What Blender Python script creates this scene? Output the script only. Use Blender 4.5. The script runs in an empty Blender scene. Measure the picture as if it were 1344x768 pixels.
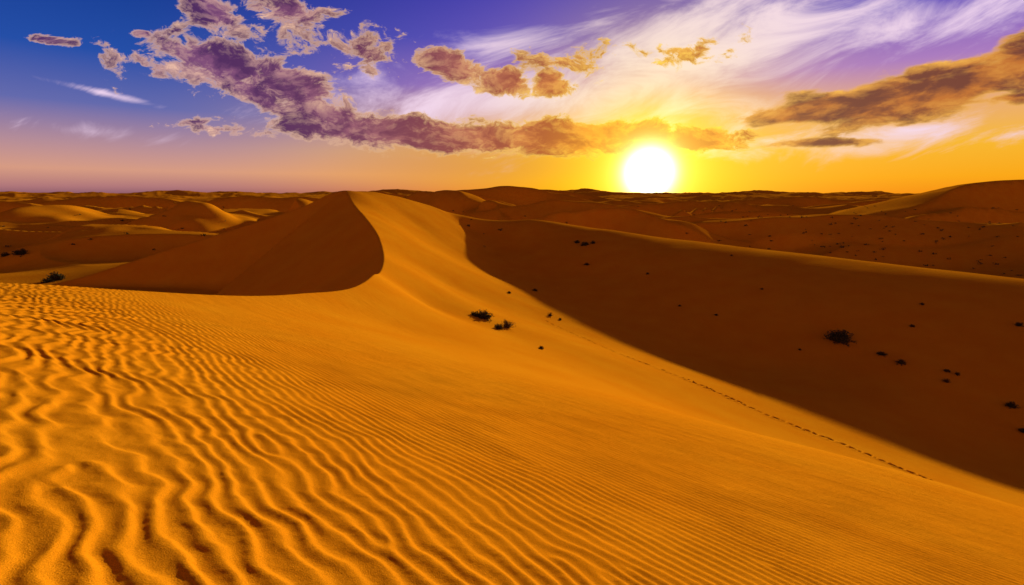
import bpy, math, numpy as np, time
from mathutils import Vector
T0=time.time()
scene=bpy.context.scene
PITCH=math.radians(10.62); F=672.0
ct,st=math.cos(PITCH),math.sin(PITCH)
def ray(px,py):
    a=(px-672)/F; b=(384-py)/F
    y=ct+b*st; z=-st+b*ct
    return a/y, z/y            # x/Y , z/Y
def P(px,py,Y):
    u,v=ray(px,py); return (u*Y,Y,v*Y)
# ---------------------------------------------------------------- noise
rs=np.random.RandomState(7)
PERM=rs.permutation(512).astype(np.int32); PERM=np.concatenate([PERM,PERM])
GA=rs.rand(512)*2*np.pi; GX=np.cos(GA).astype(np.float32); GY=np.sin(GA).astype(np.float32)
def perlin(x,y,seed=0):
    x=x+seed*17.13; y=y+seed*9.71
    xi=np.floor(x); yi=np.floor(y); xf=(x-xi).astype(np.float32); yf=(y-yi).astype(np.float32)
    xi=xi.astype(np.int64)&511; yi=yi.astype(np.int64)&511
    x1=(xi+1)&511; y1=(yi+1)&511
    u=xf*xf*xf*(xf*(xf*6-15)+10); v=yf*yf*yf*(yf*(yf*6-15)+10)
    def g(ix,iy,fx,fy):
        h=PERM[PERM[ix]+iy]&511
        return GX[h]*fx+GY[h]*fy
    a=g(xi,yi,xf,yf); b=g(x1,yi,xf-1,yf); c=g(xi,y1,xf,yf-1); d=g(x1,y1,xf-1,yf-1)
    return ((a+(b-a)*u)+((c+(d-c)*u)-(a+(b-a)*u))*v)*1.5
def sstep(a,b,x):
    t=np.clip((x-a)/(b-a),0,1); return t*t*(3-2*t)
# ---------------------------------------------------------------- base surface (thin plate spline)
A_,B_=0.22,0.27
def plane(x,y): return -1.7-A_*x-B_*y
ctrl=[]
for x in (-9,-4,0,5,11):
    for y in (-6,0,4,9,14):
        ctrl.append((x,y,plane(x,y)))
for p in [(-60,-40),(0,-60),(60,-40),(-30,-10)]: ctrl.append((p[0],p[1],-4-0.1*p[0]))
crestpx=[(-420,392,11),(-200,378,14),(0,372,17),(150,380,21),(300,388,27),(400,385,36),(465,377,46),(492,360,58),(504,338,75),(497,310,95),(475,280,120),(453,250,150),
         (400,270,151),(300,303,147),(200,334,141),(80,370,132)]
crest=[P(*c) for c in crestpx]
ctrl+=crest
for c in [(490,252,166),(530,260,181),(575,274,196),(612,285,206),
          (560,320,135),(600,345,122),(540,290,155),(560,400,62),(520,430,36),(650,420,68),(800,470,62),(700,478,36),(900,545,36),
          (1100,620,34),(1344,690,32),(580,370,90),
          (1344,595,60),(1000,482,86),(760,407,112),(668,365,142),(628,325,176),(616,300,198),
          (1180,530,70),
          (700,289,210),(800,303,190),(920,318,170),(1050,332,152),(1160,345,137),(1344,366,120),(1600,400,105),
          (1100,420,100),(900,370,130),(760,340,160),(1344,460,84)]:
    ctrl.append(P(*c))
for p in [(160,20,-34),(110,10,-30),(90,-40,-24),(-150,230,-24),(-80,270,-25),(0,300,-26),(100,270,-28),(180,200,-32),(240,120,-36),(60,230,-25),(105,190,-26),(140,150,-28),
          (-260,160,-22),(-170,150,-22.5),(-130,185,-22),(-70,200,-14),(300,0,-34),(-300,0,-20),(0,-300,-25),(-20,240,-18),(-300,300,-25),(300,300,-27),(60,400,-27)]:
    ctrl.append(p)
C=np.array(ctrl,float)
def kern(d2): return 0.5*d2*np.log(d2+1e-6)
S=100.0
n=len(C); X=C[:,:2]/S
K=kern(((X[:,None]-X[None])**2).sum(-1))+np.eye(n)*2e-5
Pm=np.hstack([np.ones((n,1)),X]); Am=np.zeros((n+3,n+3)); Am[:n,:n]=K; Am[:n,n:]=Pm; Am[n:,:n]=Pm.T
sol=np.linalg.solve(Am,np.concatenate([C[:,2],np.zeros(3)]))
def W(x,y):
    xs=(x/S).astype(np.float64); ys=(y/S).astype(np.float64)
    out=sol[n]+sol[n+1]*xs+sol[n+2]*ys
    for i in range(n):
        d2=(xs-X[i,0])**2+(ys-X[i,1])**2
        out+=sol[i]*0.5*d2*np.log(d2+1e-6)
    return out
# crest polyline smoothed (Catmull-Rom)
cp=np.array(crest)[:,:2]; pts=[]
for i in range(len(cp)-1):
    p0=cp[max(i-1,0)];p1=cp[i];p2=cp[i+1];p3=cp[min(i+2,len(cp)-1)]
    if i==10: p3=p2
    if i==11: p0=p1
    for t in np.linspace(0,1,14,endpoint=False):
        pts.append(0.5*((2*p1)+(-p0+p2)*t+(2*p0-5*p1+4*p2-p3)*t*t+(-p0+3*p1-3*p2+p3)*t**3))
pts.append(cp[-1]); CR=np.array(pts); CRZ=W(CR[:,0],CR[:,1])
poly=np.vstack([CR,[[-420,150],[-420,5]]])
def inside(x,y):
    r=np.zeros(x.shape,bool)
    j=len(poly)-1
    for i in range(len(poly)):
        xi,yi=poly[i];xj,yj=poly[j]
        c=((yi>y)!=(yj>y))
        if yj!=yi: r^=c&(x<(xj-xi)*(y-yi)/(yj-yi)+xi)
        j=i
    return r
def crestdist(x,y):
    best=np.full(x.shape,1e9); bz=np.zeros(x.shape)
    for i in range(len(CR)-1):
        ax,ay=CR[i]; dx,dy=CR[i+1]-CR[i]; L=dx*dx+dy*dy
        t=np.clip(((x-ax)*dx+(y-ay)*dy)/L,0,1)
        d=(x-ax-t*dx)**2+(y-ay-t*dy)**2
        m=d<best; best[m]=d[m]; bz[m]=(CRZ[i]+(CRZ[i+1]-CRZ[i])*t)[m]
    return np.sqrt(best),bz
def ridge(x,y,L,seed,ang=0.3,an=1.7):
    c,s=math.cos(ang),math.sin(ang)
    wx=x+L*0.35*perlin(x/L*0.8,y/L*0.8,seed+5); wy=y+L*0.35*perlin(x/L*0.8,y/L*0.8,seed+9)
    u=(wx*c+wy*s)/(L*an); v=(-wx*s+wy*c)/L
    nn=1-np.abs(perlin(u,v,seed))*1.9
    return np.clip(nn,0,1)**1.4
def dune(x,y,px,py,Y,rx,ry,rot,base=-27):
    """crescent-backed dune: sharp wavy crest line, steep face on the near side, long gentle back"""
    cx,cy,cz=P(px,py,Y); h=cz-base
    c,s=math.cos(rot),math.sin(rot)
    u=((x-cx)*c+(y-cy)*s)/rx; v=(-(x-cx)*s+(y-cy)*c)/ry
    v=v+0.35*u*u+0.16*perlin(x/(rx*0.35),y/(rx*0.35),int(abs(px))%7)
    top=np.clip(1-np.abs(u)**1.6,0,1)*(1+0.10*perlin(x/(rx*0.22),y/(rx*0.5),3))
    near=1-np.clip(-v*2.6,0,1); back=1-sstep(0,1.5,v)
    prof=np.where(v<0,near,back)
    return h*top*np.clip(prof,0,1)
def far(x,y):
    r=np.hypot(x,y)
    amp=21+6*sstep(400,2500,r); fz=1-0.75*sstep(500,1500,r); fz2=1-0.6*sstep(900,2600,r)
    f=-37+amp*ridge(x,y,200,1)*0.95*fz2+amp*0.36*ridge(x,y,75,2,-0.2)*fz+7*perlin(x/600,y/600,3)
    f+=24*sstep(700,2200,r)*ridge(x,y,900,4,0.1,2.2)+200*sstep(3500,9000,r)*np.clip(perlin(x/3000,y/2600,8)*(0.7+0.5*perlin(x/700,y/700,9))+0.12,0,1)
    d=np.zeros_like(x)
    for a in [(1085,284,290,150,60,-0.25),(735,261,380,130,80,-0.5),(575,248,480,110,90,-0.3),(655,245,1100,260,180,0.05),(600,251,800,120,90,0.2),(715,250,1300,240,180,-0.1),
              (1400,231,560,300,120,0.2),(1240,303,380,140,60,-0.1),(880,284,330,100,50,-0.3),(1290,270,460,120,50,0.2),
              (350,257,600,180,80,0.1),(150,257,800,230,90,0.0),(900,265,700,220,80,0.1),(1050,259,1000,280,90,-0.1),(-60,260,520,150,60,0.2),
              (490,253,560,100,60,0.2),(1180,262,800,230,90,0.1),(790,268,300,90,50,-0.6),(980,275,420,120,50,-0.2),
              (55,270,290,70,55,-1.45),(235,266,320,60,55,-1.35),(150,276,400,70,50,-1.3),(395,259,330,70,60,-1.2),(-90,282,300,60,60,-1.4),(310,272,450,80,60,-1.3),(120,300,225,45,40,-1.2),
              (1180,285,420,80,60,-1.0),(640,262,420,70,60,-1.1)]:
        d=np.maximum(d,dune(x,y,*a))
    q=np.clip(d/16,0,0.85)
    return f*(1-q)+d-27*q
def shape(x,y):
    x=x.astype(np.float64); y=y.astype(np.float64); r=np.hypot(x,y)
    h=np.zeros_like(x); near=r<420
    hn=W(x[near],y[near]); xn,yn=x[near],y[near]
    ins=inside(xn,yn); d,bz=crestdist(xn[ins],yn[ins])
    slip=bz-0.6*d*(1-np.exp(-(d+0.05)/0.6)*0.5)
    floor=-22.5+1.6*perlin(xn[ins]/35,yn[ins]/22,6)+0.03*np.maximum(0,-xn[ins]-120)
    k=1.6; hh=np.clip(0.5+0.5*(slip-floor)/k,0,1); sm=floor+(slip-floor)*hh+k*hh*(1-hh)
    hn[ins]=np.minimum(sm,np.maximum(bz,floor))
    mid=sstep(40,120,np.hypot(xn,yn))
    hn+=mid*(0.25*perlin(xn/28,yn/28,11)+0.08*perlin(xn/9,yn/9,12))*np.where(xn>-60,1,0.4)
    h[near]=hn
    t=sstep(210,285,r)
    fm=t>0
    h[fm]=h[fm]*(1-t[fm])+far(x[fm],y[fm])*t[fm]
    return h
# footprints
trail_px=[(715,400,92),(760,432,84),(820,468,72),(880,492,67),(940,517,62),(1000,543,56),(1100,580,51),(1200,620,45),(1344,672,38)]
LA,LB=0.205,0.128
QT=np.linspace(-60,90,6000); LAM=LA+(LB-LA)*sstep(-0.6,4.2,QT); GQ=np.concatenate([[0],np.cumsum((QT[1:]-QT[:-1])/(0.5*(LAM[1:]+LAM[:-1])))])
def ripples(x,y):
    r=np.hypot(x,y)
    ang=math.radians(42); c,s=math.cos(ang),math.sin(ang)
    q=x*c+y*s; w=-x*s+y*c
    q=q+0.22*perlin(q/3.5,w/4.5,21)
    lam=np.interp(q,QT,LAM); k=lam/0.27
    left=(lam-LB)/(LA-LB)
    warp=(0.25*perlin(q/0.8,w/0.8,22)+0.10*perlin(q/0.28,w/0.30,23)+0.012*perlin(q/0.11,w/0.13,24))*k*(0.30+0.55*left)
    ph=np.interp(q+warp,QT,GQ)
    rv=np.random.RandomState(17); damp=np.ones_like(x)
    for i in range(44):
        r0=3.0*math.exp(rv.rand()*2.4); a0=math.radians(-50+95*rv.rand())
        vx,vy=r0*math.sin(a0),r0*math.cos(a0); sg=1 if i%2 else -1
        dx=(x-vx)*c+(y-vy)*s; dy=-(x-vx)*s+(y-vy)*c
        ph=ph+sg*np.arctan2(dy,dx*1.0)/(2*np.pi)
        damp*=1-np.exp(-(dx*dx+dy*dy)/0.07**2)
    f=ph-np.floor(ph)
    a=0.62
    p=np.where(f<a,0.5-0.5*np.cos(np.pi*f/a),0.5+0.5*np.cos(np.pi*(f-a)/(1-a)))
    p=p**(1+0.15*left)
    amp=lam*(0.108+0.030*left)*(0.9+0.35*perlin(x/1.1,y/1.1,25))*damp
    out=amp*p+0.0015*left*perlin(x/0.09,y/0.09,28)+0.0012*perlin(x/0.04,y/0.04,29)
    fade=1-sstep(15,44,r)
    flow=1+0.2*perlin(x/4,y/4,26)
    return out*fade*flow
def heights(x,y):
    h=shape(x,y)
    r=np.hypot(x,y); m=r<50
    xr,yr=x[m],y[m]
    rp=ripples(xr,yr)
    ins=inside(xr,yr)
    rp[ins]*=0.0
    h[m]+=rp+0.012*perlin(xr/0.7,yr/0.7,30)*np.exp(-r[m]/15)
    return h
# ---------------------------------------------------------------- terrain mesh
rows=np.concatenate([np.geomspace(0.12,1.25,10,endpoint=False),np.geomspace(1.25,60,1200,endpoint=False),np.geomspace(60,420,360,endpoint=False),np.geomspace(420,30000,340)])
fr=math.radians(53)
cols=np.concatenate([np.linspace(-fr,fr,1150),np.linspace(fr,2*math.pi-fr,112)[1:-1]])
R,Az=np.meshgrid(rows,cols,indexing='ij')
Xg=(R*np.sin(Az)).ravel(); Yg=(R*np.cos(Az)).ravel()
Zg=heights(Xg,Yg)
nr,nc=R.shape
# footprints carved in
tp=np.array([P(*t)[:2] for t in trail_px])
seg=np.hypot(*(tp[1:]-tp[:-1]).T); cum=np.concatenate([[0],np.cumsum(seg)])
st_=np.arange(0,cum[-1],0.85); rf=np.random.RandomState(3)
fx=np.interp(st_,cum,tp[:,0])+rf.randn(len(st_))*0.13+0.5*np.sin(st_/6); fy=np.interp(st_,cum,tp[:,1])+rf.randn(len(st_))*0.13
fs=0.5+1.2*rf.rand(len(st_)); fs*=1+1.0*np.exp(-((st_-0.5*cum[-1])/9)**2)
sub=np.where((Xg>-5)&(Xg<60)&(Yg>25)&(Yg<100)&(np.abs(Az.ravel())<fr))[0]
near_t=np.full(len(sub),1e9)
for i in range(len(tp)-1):
    ax,ay=tp[i];dx,dy=tp[i+1]-tp[i];L=dx*dx+dy*dy
    t=np.clip(((Xg[sub]-ax)*dx+(Yg[sub]-ay)*dy)/L,0,1)
    near_t=np.minimum(near_t,(Xg[sub]-ax-t*dx)**2+(Yg[sub]-ay-t*dy)**2)
sub=sub[near_t<4]
dz=np.zeros(len(sub))
for i in range(len(fx)):
    d2=(Xg[sub]-fx[i])**2+(Yg[sub]-fy[i])**2
    dz-=0.22*fs[i]*np.exp(-d2/(2*0.22**2)); dz+=0.06*fs[i]*np.exp(-((np.sqrt(d2)-0.52)/0.17)**2)
Zg[sub]+=dz
co=np.stack([Xg,Yg,Zg],1).astype(np.float32)
idx=np.arange(nr*nc).reshape(nr,nc)
a=idx[:-1,:]; b=idx[1:,:]; a2=np.roll(a,-1,1); b2=np.roll(b,-1,1)
quads=np.stack([a,a2,b2,b],-1).reshape(-1,4)
me=bpy.data.meshes.new("desert_sand")
cz=float(heights(np.array([0.0]),np.array([0.0]))[0])
co=np.vstack([co,[[0,0,cz]]]).astype(np.float32)
tri=np.stack([idx[0],np.full(nc,nr*nc),np.roll(idx[0],-1)],-1)
me.vertices.add(len(co)); me.vertices.foreach_set("co",co.ravel())
nl=quads.size+tri.size
me.loops.add(nl); me.loops.foreach_set("vertex_index",np.concatenate([quads.ravel(),tri.ravel()]).astype(np.int32))
npoly=len(quads)+len(tri)
me.polygons.add(npoly)
ls=np.concatenate([np.arange(len(quads))*4,len(quads)*4+np.arange(len(tri))*3]).astype(np.int32)
me.polygons.foreach_set("loop_start",ls)
me.polygons.foreach_set("use_smooth",np.ones(npoly,bool))
me.update(calc_edges=True)
ground=bpy.data.objects.new("sand_dunes",me); scene.collection.objects.link(ground)
print("terrain",time.time()-T0,len(co))
if me.polygons[1000].normal.z<0: me.flip_normals()
# ---------------------------------------------------------------- sand material
mat=bpy.data.materials.new("sand"); mat.use_nodes=True; nt=mat.node_tree; N=nt.nodes; L=nt.links
bs=N["Principled BSDF"]; bs.inputs["Roughness"].default_value=1.0; bs.inputs["Specular IOR Level"].default_value=0.0
geo=N.new("ShaderNodeNewGeometry")
def noise(scale,detail=4,rough=0.6,vec=None):
    t=N.new("ShaderNodeTexNoise"); t.inputs["Scale"].default_value=scale; t.inputs["Detail"].default_value=detail; t.inputs["Roughness"].default_value=rough
    L.new(vec or geo.outputs["Position"],t.inputs["Vector"]); return t.outputs["Fac"]
r1=N.new("ShaderNodeValToRGB"); r1.color_ramp.elements[0].position=0.3; r1.color_ramp.elements[1].position=0.7
r1.color_ramp.elements[0].color=(0.92,0.33,0.010,1); r1.color_ramp.elements[1].color=(0.98,0.41,0.016,1)
L.new(noise(0.15,6),r1.inputs[0])
r2=N.new("ShaderNodeValToRGB"); r2.color_ramp.elements[0].position=0.34; r2.color_ramp.elements[1].position=0.54
r2.color_ramp.elements[0].color=(0.5,0.42,0.35,1); r2.color_ramp.elements[1].color=(1,1,1,1)
L.new(noise(150,3,0.75),r2.inputs[0])
mx=N.new("ShaderNodeMix"); mx.data_type='RGBA'; mx.blend_type='MULTIPLY'; mx.inputs[0].default_value=0.65
L.new(r1.outputs[0],mx.inputs[6]); L.new(r2.outputs[0],mx.inputs[7]); L.new(mx.outputs[2],bs.inputs["Base Color"])
b1=N.new("ShaderNodeBump"); b1.inputs["Strength"].default_value=0.9; b1.inputs["Distance"].default_value=0.008; L.new(noise(110,4,0.7),b1.inputs["Height"])
b2_=N.new("ShaderNodeBump"); b2_.inputs["Strength"].default_value=0.25; b2_.inputs["Distance"].default_value=0.10; L.new(noise(1.6,5,0.6),b2_.inputs["Height"])
# wind ripples too fine for the mesh, on the whole dune field
mpn=N.new("ShaderNodeMapping"); mpn.vector_type='TEXTURE'; mpn.inputs[2].default_value=(0,0,math.radians(48)); mpn.inputs[3].default_value=(0.5,3.0,1); L.new(geo.outputs["Position"],mpn.inputs[0])
b3=N.new("ShaderNodeBump"); b3.inputs["Strength"].default_value=0.3; b3.inputs["Distance"].default_value=0.10; L.new(noise(1.0,2,0.5,mpn.outputs[0]),b3.inputs["Height"])
L.new(b1.outputs[0],b2_.inputs["Normal"]); L.new(b2_.outputs[0],b3.inputs["Normal"]); L.new(b3.outputs[0],bs.inputs["Normal"])
me.materials.append(mat)
# ---------------------------------------------------------------- shrubs
def simple_mat(name,c1,c2,sc):
    m=bpy.data.materials.new(name); m.use_nodes=True; n_=m.node_tree.nodes; l_=m.node_tree.links
    t=n_.new("ShaderNodeTexNoise"); t.inputs["Scale"].default_value=sc; rp=n_.new("ShaderNodeValToRGB")
    rp.color_ramp.elements[0].position=.35; rp.color_ramp.elements[1].position=.65
    rp.color_ramp.elements[0].color=(*c1,1); rp.color_ramp.elements[1].color=(*c2,1)
    g=n_.new("ShaderNodeNewGeometry"); l_.new(g.outputs["Position"],t.inputs["Vector"]); l_.new(t.outputs["Fac"],rp.inputs[0])
    l_.new(rp.outputs[0],n_["Principled BSDF"].inputs["Base Color"]); n_["Principled BSDF"].inputs["Roughness"].default_value=0.9
    return m
leafm=simple_mat("dry_leaves",(0.035,0.035,0.012),(0.08,0.065,0.02),6)
strawm=simple_mat("dry_straw",(0.08,0.045,0.015),(0.18,0.09,0.03),6)
barkm=simple_mat("twig_bark",(0.05,0.03,0.015),(0.1,0.06,0.03),12)
def shrub_mesh(name,seed,leafmat,nb=55,nlv=16,flat=0.65,leaf=0.035):
    r=np.random.RandomState(seed); V=[];Fc=[];Mi=[]
    for i in range(nb):
        az=r.rand()*2*math.pi; el=math.radians(15+70*r.rand()**0.8)
        ln=(0.35+0.35*r.rand()); p=np.array([math.cos(az)*0.05,math.sin(az)*0.05,-0.03]); d=np.array([math.cos(az)*math.cos(el),math.sin(az)*math.cos(el),math.sin(el)*flat*1.3])
        path=[p]
        for k in range(5):
            d=d+r.randn(3)*0.16; d/=np.linalg.norm(d); path.append(path[-1]+d*ln/5)
        s0=len(V)
        for k,q in enumerate(path):
            w=0.012*(1-k/6)+0.002
            t=np.array([-math.sin(az),math.cos(az),0])*w; t2=np.array([0,0,1])*w
            V+= [q+t,q-t*0.5+t2,q-t*0.5-t2]
        for k in range(5):
            for m in range(3):
                a0=s0+k*3+m;a1=s0+k*3+(m+1)%3; Fc.append((a0,a1,a1+3,a0+3)); Mi.append(0)
        for k in range(nlv):
            f=0.35+0.65*r.rand(); ii=min(int(f*5),4); q=path[ii]+(path[ii+1]-path[ii])*(f*5-ii)+r.randn(3)*0.035
            u=r.randn(3);u/=np.linalg.norm(u);v=np.cross(u,r.randn(3));v/=np.linalg.norm(v)
            sz=leaf*(0.6+0.8*r.rand()); s1=len(V)
            V+=[q-u*sz,q+v*sz*0.35,q+u*sz,q-v*sz*0.35]; Fc.append((s1,s1+1,s1+2,s1+3)); Mi.append(1)
    m=bpy.data.meshes.new(name); m.from_pydata([tuple(map(float,v)) for v in V],[],Fc); m.materials.append(barkm); m.materials.append(leafmat)
    m.polygons.foreach_set("material_index",Mi); m.update(); return m
SM=[shrub_mesh("shrub_a",1,leafm,80,30,0.65,0.05),shrub_mesh("shrub_b",2,leafm,80,30,0.5,0.05),shrub_mesh("shrub_c",3,strawm,70,14,0.8,0.04),shrub_mesh("shrub_d",4,leafm,60,24,0.6,0.055)]
def ground_hit(px,py):
    u,v=ray(px,py)
    Ys=np.geomspace(3,2500,6000); h=shape(u*Ys,Ys); g=v*Ys<h
    i=int(np.argmax(g)) if g.any() else None
    if i is None: return None
    return u*Ys[i],Ys[i],h[i]
rr=np.random.RandomState(5)
def shrub(px,py,wpx,k,name="desert_shrub"):
    hit=ground_hit(px,py)
    if hit is None: return
    x,y,z=hit; o=bpy.data.objects.new(name,SM[k]); scene.collection.objects.link(o)
    o.location=(x,y,z-0.03); s=wpx*0.88/F*y/1.1; o.scale=(s,s,s*(0.8+0.3*rr.rand())); o.rotation_euler=(0,0,rr.rand()*6)
for a in [(634,418,28,1),(666,430,26,2),(655,432,17,3),(622,414,12,1),(1101,448,38,0),(1157,466,13,1),(1182,478,15,3),(1197,429,7,1),(710,458,10,3),(722,415,11,2),
          (702,382,8,1),(668,385,7,3),(757,319,9,0),(768,322,12,1),(778,320,8,3),(770,348,8,1),(75,368,24,0),(62,371,16,1),(28,334,20,0),(8,336,11,1),
          (1243,488,9,1),(1256,492,8,3),(1242,502,14,2),(1328,535,16,0),(1342,567,12,1),(1338,428,11,3),(940,414,6,1),(1000,380,5,0),(1050,460,5,3),(850,360,5,1),(892,402,5,3),(735,420,6,3),(1210,400,6,1),(960,336,5,2)]:
    shrub(*a)
# distant scrub: one joined object
V=[];Fc=[]
for i in range(240):
    px=rr.uniform(0,1344); py=262+rr.rand()**1.1*95+8
    if rr.rand()<0.6: px=rr.uniform(900,1344)
    hit=ground_hit(px,py)
    if hit is None or hit[1]<175 or hit[1]>900: continue
    x,y,z=hit; s=rr.uniform(0.35,1.0)*(1+y/1500)
    for k in range(14):
        c=np.array([x,y,z+0.3*s])+rr.randn(3)*np.array([.45,.45,.22])*s
        u=rr.randn(3);u/=np.linalg.norm(u);v=np.cross(u,rr.randn(3));v/=np.linalg.norm(v); s1=len(V); q=0.35*s
        V+=[c-u*q,c+v*q*.6,c+u*q,c-v*q*.6]; Fc.append((s1,s1+1,s1+2,s1+3))
m=bpy.data.meshes.new("distant_scrub"); m.from_pydata([tuple(map(float,v)) for v in V],[],Fc); m.materials.append(leafm)
o=bpy.data.objects.new("distant_scrub",m); scene.collection.objects.link(o)
print("shrubs",time.time()-T0)
# ---------------------------------------------------------------- sun lamp
SUN_AZ=math.radians(20); SUN_EL=math.radians(7.6)
sd=Vector((math.sin(SUN_AZ)*math.cos(SUN_EL),math.cos(SUN_AZ)*math.cos(SUN_EL),math.sin(SUN_EL)))
sl=bpy.data.lights.new("sun","SUN"); sl.energy=5; sl.angle=math.radians(1.0); sl.color=(1,0.76,0.28)
so=bpy.data.objects.new("sun",sl); scene.collection.objects.link(so); so.rotation_euler=sd.to_track_quat('Z','Y').to_euler()
# ---------------------------------------------------------------- sky
w=bpy.data.worlds.new("World"); scene.world=w; w.use_nodes=True; nt=w.node_tree; N=nt.nodes; L=nt.links
bg=N["Background"]
def lin(c): return tuple(((v/255)/12.92 if v/255<=0.04045 else ((v/255+0.055)/1.055)**2.4) for v in c)
def plug(sock,v):
    if isinstance(v,(int,float)): sock.default_value=v
    elif isinstance(v,tuple): sock.default_value=v if len(v)==len(sock.default_value) else (*v,1)
    else: L.new(v,sock)
def M(op,a,b=0.0,c=0.0,clamp=False):
    n_=N.new("ShaderNodeMath"); n_.operation=op; n_.use_clamp=clamp
    for i,v in enumerate((a,b,c)): plug(n_.inputs[i],v)
    return n_.outputs[0]
def SS(x,a,b):
    n_=N.new("ShaderNodeMapRange"); n_.interpolation_type='SMOOTHSTEP'; plug(n_.inputs[0],x); n_.inputs[1].default_value=a; n_.inputs[2].default_value=b; return n_.outputs[0]
def MIX(f,a,b,mode='MIX'):
    n_=N.new("ShaderNodeMix"); n_.data_type='RGBA'; n_.blend_type=mode; n_.clamp_factor=True; plug(n_.inputs[0],f); plug(n_.inputs[6],a); plug(n_.inputs[7],b); return n_.outputs[2]
def RAMP(f,els,interp='EASE'):
    n_=N.new("ShaderNodeValToRGB"); cr=n_.color_ramp; cr.interpolation='LINEAR'
    while len(cr.elements)<len(els): cr.elements.new(0.5)
    for e,(p,c) in zip(cr.elements,els): e.position=p; e.color=(*lin(c),1)
    L.new(f,n_.inputs[0]); return n_.outputs[0]
tc=N.new("ShaderNodeTexCoord"); sep=N.new("ShaderNodeSeparateXYZ"); L.new(tc.outputs["Generated"],sep.inputs[0])
x,y,z=sep.outputs
hor=M('MAXIMUM',M('SQRT',M('ADD',M('MULTIPLY',x,x),M('MULTIPLY',y,y))),0.02)
el=M('DIVIDE',z,hor)
ys=M('MAXIMUM',y,0.08); U=M('DIVIDE',x,ys); Vv=M('DIVIDE',z,ys)
comb=N.new("ShaderNodeCombineXYZ"); L.new(U,comb.inputs[0]); L.new(Vv,comb.inputs[1]); UV=comb.outputs[0]
az=M('ARCTAN2',x,y)
fac=M('DIVIDE',M('MAXIMUM',el,0.0),0.5,clamp=True)
left=RAMP(fac,[(0,(122,76,100)),(.03,(176,118,122)),(.08,(214,154,130)),(.16,(178,138,152)),(.27,(98,104,172)),(.42,(32,76,166)),(.65,(12,54,142)),(1,(8,30,80))])
mid=RAMP(fac,[(0,(240,134,2)),(.06,(247,164,6)),(.16,(244,180,40)),(.28,(228,166,118)),(.40,(166,118,190)),(.56,(92,76,186)),(.75,(60,54,172)),(1,(35,35,85))])
sky=MIX(SS(az,-0.62,0.10),left,mid)
# darkening overhead and behind
behind=SS(y,-0.25,0.55)
dark=M('MULTIPLY',M('SUBTRACT',1.0,M('MULTIPLY',SS(el,0.42,1.1),0.75)),M('ADD',0.45,M('MULTIPLY',behind,0.55)))
# sun glow (visible sun at 2.6 deg elevation, 15 deg right)
uu,vv=ray(852,227); svec=Vector((uu,1,vv)).normalized()
dp=N.new("ShaderNodeVectorMath"); dp.operation='DOT_PRODUCT'; L.new(tc.outputs["Generated"],dp.inputs[0]); dp.inputs[1].default_value=svec
ang=M('MULTIPLY',M('ARCCOSINE',M('MINIMUM',dp.outputs["Value"],0.999999)),57.2958)
def G(w_): return M('EXPONENT',M('MULTIPLY',-1.0,M('POWER',M('DIVIDE',ang,w_),2.0)))
prox=G(25.0)
sky=MIX(M('MULTIPLY',G(12.0),0.85),sky,(*lin((255,200,2)),1))
# cirrus
def mp(vec,loc,rot,sc,ty='TEXTURE'):
    n_=N.new("ShaderNodeMapping"); n_.vector_type=ty; L.new(vec,n_.inputs[0]); n_.inputs[1].default_value=loc; n_.inputs[2].default_value=(0,0,rot); n_.inputs[3].default_value=sc; return n_.outputs[0]
def NZ(vec,scale,detail,rough,dist=0.0):
    n_=N.new("ShaderNodeTexNoise"); L.new(vec,n_.inputs["Vector"]); n_.inputs["Scale"].default_value=scale; n_.inputs["Detail"].default_value=detail; n_.inputs["Roughness"].default_value=rough; n_.inputs["Distortion"].default_value=dist; return n_.outputs["Fac"]
def EL(px,py,rx,ry,rotdeg,wt,off=0.0):
    u0,v0=ray(px,py); v_=mp(UV,(u0,v0,0),math.radians(rotdeg),(rx/F,ry/F,1))
    ln=N.new("ShaderNodeVectorMath"); ln.operation='LENGTH'; L.new(v_,ln.inputs[0])
    return M('ADD',M('MULTIPLY',M('SUBTRACT',1.0,ln.outputs["Value"]),wt),off)
def MAXL(l):
    o_=l[0]
    for q in l[1:]: o_=M('MAXIMUM',o_,q)
    return o_
cz_=MAXL([EL(700,125,300,45,4,1.25),EL(900,80,340,90,16,1.4),EL(1230,20,220,40,15,1.0),EL(650,60,120,22,8,.8),EL(140,123,75,6,-13,1.0),EL(110,172,90,12,-5,.5),EL(1180,180,260,20,3,.6),EL(1000,10,150,60,-50,.9)])
cn=NZ(mp(UV,(0,0,0),math.radians(16),(1,0.34,1)),3.6,8,0.62,1.0)
cir=SS(M('ADD',M('MULTIPLY',cz_,0.6),M('MULTIPLY',M('SUBTRACT',cn,0.5),2.1)),-0.05,0.75)
sky=MIX(M('MULTIPLY',cir,M('SUBTRACT',0.94,M('MULTIPLY',G(7.0),0.6))),sky,MIX(G(15.0),(*lin((242,214,240)),1),(*lin((255,236,180)),1)))
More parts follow.
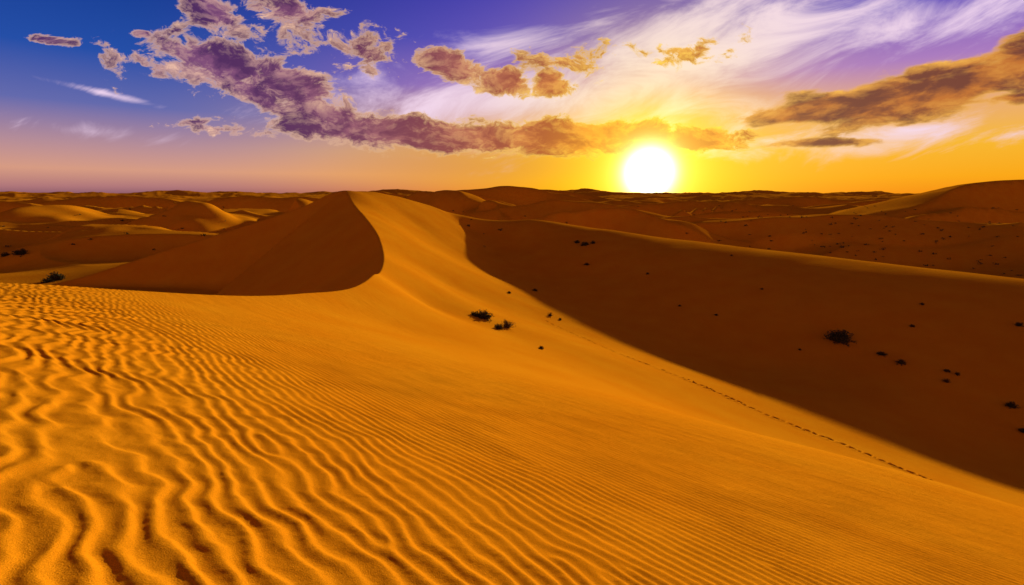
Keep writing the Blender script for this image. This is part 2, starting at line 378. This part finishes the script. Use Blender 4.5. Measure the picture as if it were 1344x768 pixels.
# cumulus, shaded from a density field and its value a step up towards the light
def ADDC(base,f,c): 
    n_=N.new("ShaderNodeMix"); n_.data_type='RGBA'; n_.blend_type='ADD'; n_.clamp_factor=False; plug(n_.inputs[0],f); plug(n_.inputs[6],base); plug(n_.inputs[7],(*c,1)); return n_.outputs[2]
frontm=SS(y,0.05,0.3)
def cloudlayer(sky,field,stretch,rot,scale,amp,fw,bias,soft,shade,rim,body,offv,rough=0.62):
    UVs=mp(UV,(0,0,0),rot,stretch)
    wn=N.new("ShaderNodeTexNoise"); L.new(UVs,wn.inputs["Vector"]); wn.inputs["Scale"].default_value=scale*0.8; wn.inputs["Detail"].default_value=4
    wv=N.new("ShaderNodeVectorMath"); wv.operation='MULTIPLY_ADD'; L.new(wn.outputs["Color"],wv.inputs[0]); wv.inputs[1].default_value=(0.09,0.09,0); L.new(UVs,wv.inputs[2])
    n1=NZ(wv.outputs[0],scale,7,rough)
    off=N.new("ShaderNodeVectorMath"); off.operation='ADD'; L.new(wv.outputs[0],off.inputs[0]); off.inputs[1].default_value=offv
    n2=NZ(off.outputs[0],scale,7,rough)
    D=M('SUBTRACT',M('ADD',M('MULTIPLY',field,fw),M('MULTIPLY',M('SUBTRACT',n1,0.5),amp)),bias)
    mask=SS(D,0.0,soft); thick=SS(D,0.0,soft*1.7+0.02)
    litf=M('MULTIPLY',M('SUBTRACT',n1,n2),5.5,clamp=True)
    litf=M('MULTIPLY',litf,M('ADD',0.22,M('MULTIPLY',M('SUBTRACT',1.0,SS(D,0.1,0.8)),0.78)))
    sh=MIX(SS(n2,0.60,0.38),shade,body)
    cc_=MIX(M('MAXIMUM',M('MULTIPLY',M('SUBTRACT',1.0,thick),0.85),litf),sh,rim)
    return MIX(M('MULTIPLY',mask,frontm),sky,cc_)
shade=MIX(prox,(*lin((70,36,96)),1),(*lin((188,92,0)),1))
body=MIX(prox,(*lin((124,74,124)),1),(*lin((238,146,4)),1))
rim=MIX(prox,(*lin((250,202,176)),1),(*lin((255,214,26)),1))
# right-hand long cloud bank
cl2=MAXL([EL(1090,142,130,24,5,1.2),EL(1230,118,190,38,13,1.4),EL(1370,80,130,44,8,1.4),EL(1040,155,80,12,0,1.0),EL(1080,187,90,7,1,.7),EL(1330,128,80,14,6,.8)])
sky=cloudlayer(sky,cl2,(1,0.36,1),math.radians(9),8,2.0,0.9,0.05,0.30,(*lin((116,60,46)),1),(*lin((248,186,80)),1),(*lin((194,112,44)),1),(0.0,0.035,0),0.58)
cl=MAXL([EL(285,85,110,34,-16,1.3),EL(385,112,90,32,-20,1.3),EL(330,120,80,20,-30,1.1),EL(430,150,90,22,-14,1.1),EL(280,15,46,26,-25,1.1),EL(375,12,66,22,-10,1.0),
         EL(595,85,60,22,-16,1.3),EL(660,106,50,22,-8,1.2),EL(722,110,34,20,0,1.3),EL(500,172,160,26,-4,1.3),EL(600,180,180,26,-2,1.3),EL(760,180,190,28,0,1.6),EL(900,184,110,18,2,1.6),
         EL(66,53,36,7,-5,.9),EL(186,44,20,7,0,.9),EL(195,88,60,24,-10,.6,-.08),EL(480,70,80,40,-20,.6,-.14),EL(390,60,90,30,-10,.45,-.1),EL(300,170,90,12,-5,.7,-.05),EL(260,160,60,9,5,.7,-.1),EL(740,80,110,24,5,.6,-.12),EL(900,65,80,18,8,.6,-.12)])
# faint rain veil hanging below the middle bank
veil=M('MULTIPLY',SS(EL(640,212,240,46,0,1.0),0.0,0.9),0.5)
sky=MIX(veil,sky,MIX(prox,(*lin((190,124,110)),1),(*lin((226,146,8)),1)))
sky=cloudlayer(sky,cl,(1,0.58,1),0,12,2.5,0.76,0.08,0.22,shade,rim,body,(0.006,0.018,0),0.66)
# glow on top
sky=ADDC(sky,G(7.5),(0.50,0.32,0.005)); sky=ADDC(sky,G(3.8),(0.8,0.72,0.16)); sky=ADDC(sky,G(1.75),(11,10,7))
sc_=N.new("ShaderNodeMix"); sc_.data_type='RGBA'; sc_.blend_type='MULTIPLY'; sc_.inputs[0].default_value=1; L.new(sky,sc_.inputs[6]); cc=N.new("ShaderNodeCombineColor"); 
for i in range(3): L.new(dark,cc.inputs[i])
L.new(cc.outputs[0],sc_.inputs[7]); sky=sc_.outputs[2]
# unseen warm glow behind the camera, added to brighten the shaded sand
backfill=M('MULTIPLY',M('SUBTRACT',1.0,behind),M('SUBTRACT',1.0,SS(el,0.25,1.3)))
sky=ADDC(sky,backfill,(0.30,0.12,0.06))
ni=N.new("ShaderNodeTexSky"); ni.sky_type='NISHITA'; ni.sun_disc=False; ni.sun_elevation=SUN_EL; ni.sun_rotation=SUN_AZ
add=N.new("ShaderNodeMix"); add.data_type='RGBA'; add.blend_type='ADD'; add.inputs[0].default_value=0.002; L.new(sky,add.inputs[6]); L.new(ni.outputs[0],add.inputs[7])
L.new(add.outputs[2],bg.inputs[0]); bg.inputs[1].default_value=1.0
w.cycles.sampling_method='MANUAL'; w.cycles.sample_map_resolution=1024
# ---------------------------------------------------------------- camera
cd=bpy.data.cameras.new("camera"); cam=bpy.data.objects.new("camera",cd); scene.collection.objects.link(cam)
cd.lens=18; cd.sensor_width=36; cd.clip_start=0.05; cd.clip_end=60000
cam.location=(0,0,0); cam.rotation_euler=(math.radians(90)-PITCH,0,0); scene.camera=cam
scene.view_settings.view_transform='Standard'; scene.view_settings.look='None'; scene.view_settings.exposure=0
print("done",time.time()-T0)
